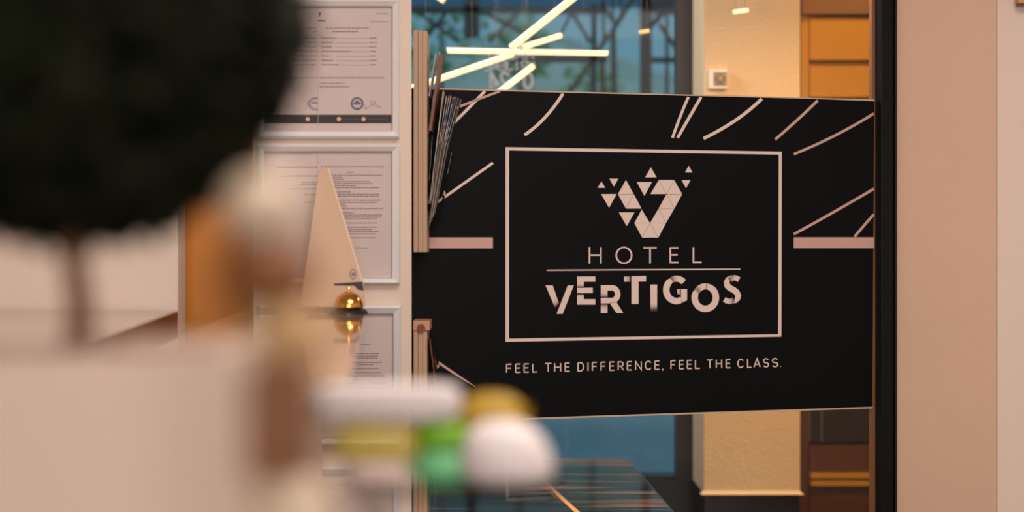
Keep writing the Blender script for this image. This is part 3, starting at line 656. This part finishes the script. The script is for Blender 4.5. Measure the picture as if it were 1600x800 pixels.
mb.build('eye_mark', M_stamp, t)
f_ = [cp(p_) + Vector((0, -.0008, 0)) for p_ in ((522, 443), (566.5, 440), (568.5, 454), (560, 453), (554, 446.5), (522, 446))]
MB().prism(f_, [v + Vector((0, .0007, 0)) for v in f_]).build('dark_print_corner', M_inkdk, t)

# ------------------------------------------------------------------ sweets on a glass stand
DS = 1.12
def sp(x, y, D=DS): return at(x, y, D)
zs_ = sp(0, 757).z
st = thing('glass_stand', (sp(680, 0).x, DS + .005, 0), 'slim clear glass stand carrying wrapped sweets before the glass front', 'stand')
MB().box(sp(515, 0).x, sp(872, 0).x, DS - .035, DS + .05, zs_ - .006, zs_).build('shelf', M_acry, st)
MB().tube((sp(590, 0).x, DS + .01, 0.01), (sp(590, 0).x, DS + .01, zs_ - .006), .012, 16).build('post', M_acry, st)
MB().lathe((sp(590, 0).x, DS + .01, 0), [(.12, 0), (.12, .008), (.02, .012)], 32).build('foot', M_black, st)
def packet(name, x0, x1, y0, y1, D, dep, m, label, p=.6, frill=True, lump=.02, cat='sweet', dome=False):
    a_, b_ = at(x0, y1, D), at(x1, y0, D); c = (a_ + b_)/2
    t = thing(name, (c.x, D, a_.z), label, cat, 'wrapped sweets on the glass stand')
    if dome:
        h = b_.z - a_.z; mb = MB().ball((c.x, D, a_.z + h*.22), (b_.x-a_.x)/2, dep/2, h*.78, p, lump=lump)
        for v in mb.v:
            if v.z < a_.z + h*.22: v.z = a_.z + h*.22 + (v.z - a_.z - h*.22)*.28
            v.x -= (v.z - a_.z)*.12
        mb.build('wrapper', m, t, smooth=True)
    else: MB().ball(c, (b_.x-a_.x)/2, dep/2, (b_.z-a_.z)/2, p, lump=lump).build('wrapper', m, t, smooth=True)
    if frill:
        for s_ in (-1, 1):
            e_ = c + Vector((s_*(b_.x-a_.x)/2*.96, 0, 0)); w = (b_.z-a_.z)*.32
            MB().prism([e_ + Vector((0, -.003, -w*.5)), e_ + Vector((s_*.004, -.006, -w)), e_ + Vector((s_*.004, -.006, w)), e_ + Vector((0, -.003, w*.5))],
                       [e_ + Vector((0, .003, -w*.5)), e_ + Vector((s_*.004, .004, -w)), e_ + Vector((s_*.004, .004, w)), e_ + Vector((0, .003, w*.5))]).build('twisted_end', m, t)
    return t
M_wht = mat('white_wrapper', (206, 198, 198), .45)
packet('wrapped_sweet', 545, 642, 716, 757, DS, .03, mat('greyish_wrapper', (200, 180, 170), .4), 'greyish white packet flat on the glass stand', .5)
packet('wrapped_sweet', 648, 735, 700, 757, DS, .035, mat('teal_wrapper', (96, 176, 120), .35), 'small teal green sweet beside the rounded white packet', .7)
packet('wrapped_sweet', 724, 868, 655, 757, DS - .008, .05, M_wht, 'rounded white packet under the yellow sweet', .82, False, dome=True)
packet('wrapped_sweet', 714, 822, 614, 700, DS + .034, .03, mat('yellow_wrapper', (160, 126, 8), .5), 'bright yellow sweet resting behind the rounded white packet', .8)
packet('wrapped_sweet', 524, 653, 656, 722, DS, .03, cello('lime_wrapper', (206, 184, 70), .62), 'translucent lime yellow packet under the long white one', .5)
packet('wrapped_sweet', 650, 728, 655, 704, DS, .03, mat('green_wrapper', (110, 168, 10), .35), 'vivid green sweet under the end of the long white packet', .8)
packet('wrapped_sweet', 490, 718, 600, 656, DS, .035, M_wht, 'long white packet lying on top of the sweets', .35)

# ------------------------------------------------------------------ decorative post, foreground
DP = .60
pc = at(440, 0, DP); zq = lambda y: at(0, y, DP).z
ps = thing('ornamental_post', (pc.x, DP, 0), 'slim post of alternating cream balls and brown wooden blocks beside the planter', 'ornament')
r_ = lambda n: n/F*DP
MB().box(pc.x - r_(52), pc.x + r_(46), DP - r_(42), DP + r_(42), zq(748), zq(572)).build('wood_block', mat('post_brown', (112, 64, 12), .5), ps, bevel=.002)
MB().ball((pc.x - r_(28), DP, zq(325)), r_(62), r_(60), r_(56)).build('ball', mat('post_cream', (196, 178, 154), .5), ps, smooth=True)
MB().lathe((pc.x - r_(22), DP, zq(478)), [(r_(56), 0), (r_(74), r_(30)), (r_(74), r_(66)), (r_(50), r_(102))], 28).build('wood_ring', mat('post_brown', (0, 0, 0)), ps, smooth=True)
MB().ball((pc.x + r_(12), DP, zq(520)), r_(60), r_(58), r_(60)).build('ball', mat('post_tan', (182, 146, 100), .5), ps, smooth=True)
MB().ball((pc.x + r_(18), DP, zq(800)), r_(72), r_(66), r_(62)).build('ball', mat('post_cream', (0, 0, 0)), ps, smooth=True)
MB().tube((pc.x, DP, 0.02), (pc.x, DP, zq(830)), .009, 16).build('pole', M_brown, ps)
MB().lathe((pc.x, DP, 0), [(.055, 0), (.055, .01), (.03, .02), (.010, .03)], 28).build('foot', M_brown, ps)

# ------------------------------------------------------------------ topiary in a tall planter, foreground
DPl = .83; tx = (115 - 800)/F*DPl
zr = CZ - (552 - HOR)/F*.76; hy = .07
pl = thing('tall_planter', (tx, DPl, 0), 'tall smooth cream planter holding the clipped topiary ball', 'planter')
hw = .5*0.222; 
def frustum(w0, z0, w1, z1):
    return MB().prism([Vector((tx+sx*w0, DPl+sy*hy*w0/hw, z0)) for sx, sy in ((-1,-1),(1,-1),(1,1),(-1,1))][::-1], [Vector((tx+sx*w1, DPl+sy*hy*w1/hw, z1)) for sx, sy in ((-1,-1),(1,-1),(1,1),(-1,1))][::-1])
M_plant = mat('planter_cream', (214, 192, 174), .5)
frustum(hw*.9, 0, hw, zr - .03).build('body', M_plant, pl)
for (x0_, x1_, y0, y1) in ((-1,1,-1,-.86), (-1,1,.86,1), (-1,-.86,-.86,.86), (.86,1,-.86,.86)):
    MB().box(tx + x0_*hw, tx + x1_*hw, DPl + y0*hy, DPl + y1*hy, zr - .03, zr).build('rim', M_plant, pl)
mb = MB(); n = 14; vs = []; fs = []
for j in range(n):
    for i in range(n):
        u, v = -1 + 2*i/(n-1), -1 + 2*j/(n-1); vs.append((tx + u*hw*.86, DPl + v*hy*.86, zr - .008 + .006*noise.noise(Vector((u*5, v*5, 0)))))
for j in range(n-1):
    for i in range(n-1): fs.append((j*n+i, j*n+i+1, (j+1)*n+i+1, (j+1)*n+i))
mb.add(vs, fs); mb.build('soil', mat('soil', (150, 92, 60), .9, vary=.3, vscale=60), pl)
RB = 354/F*DPl; bc = Vector((tx, DPl, CZ + (HOR - 22)/F*DPl))
tp_ = thing('topiary_tree', (tx, DPl, zr - .01), 'dark green clipped topiary ball on a thin trunk', 'topiary')
mb = MB(); pts = [(tx + .004*math.sin(k*1.3), DPl + .003*math.cos(k), zr - .01 + (bc.z - RB*.6 - zr + .01)*k/5) for k in range(6)]
for k in range(5): mb.tube(pts[k], pts[k+1], .0085 - .0004*k, 10, .0085 - .0004*(k+1))
mb.build('trunk', mat('trunk_bark', (120, 84, 58), .8, vary=.2, vscale=40), tp_)
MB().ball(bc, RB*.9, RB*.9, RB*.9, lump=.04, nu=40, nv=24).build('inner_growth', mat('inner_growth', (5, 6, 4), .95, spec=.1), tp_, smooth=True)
rnd = random.Random(11); mb = MB()
for k in range(9000):
    v = Vector((rnd.gauss(0, 1), rnd.gauss(0, 1), rnd.gauss(0, 1))).normalized()
    lump = 1 + .09*noise.noise(v*4) + .04*noise.noise(v*7)
    c = bc + v*RB*lump*rnd.uniform(.88, 1.02)
    u = (v*.7 + Vector((rnd.uniform(-1,1), rnd.uniform(-1,1), rnd.uniform(-1,1)))).normalized(); w = u.cross(v + Vector((.01, .02, 0))).normalized(); nn = u.cross(w)
    s_ = rnd.uniform(.007, .012)
    mb.add([c - u*s_, c + w*s_*.55 + nn*.0015, c + u*s_, c - w*s_*.55 + nn*.0015], [(0,1,2), (0,2,3)])
f = mb.build('foliage', mat('box_leaf', (22, 27, 9), .7, spec=.15, vary=.5, vscale=9), tp_); f['kind'] = 'stuff'

# small wooden corner high on the pale pier
a_ = at(1592, 7, 3.55)
o = thing('wall_plaque', (a_.x + .06, 3.56, a_.z), 'tan wall plaque with brown lower edge high on the pale pier', 'plaque')
MB().box(a_.x, a_.x + .12, 3.552, 3.572, a_.z + .004, a_.z + .12).build('panel', mat('plaque_tan', (206, 160, 110), .5), o)
MB().box(a_.x, a_.x + .12, 3.55, 3.572, a_.z, a_.z + .004).build('lower_edge', M_brown, o)
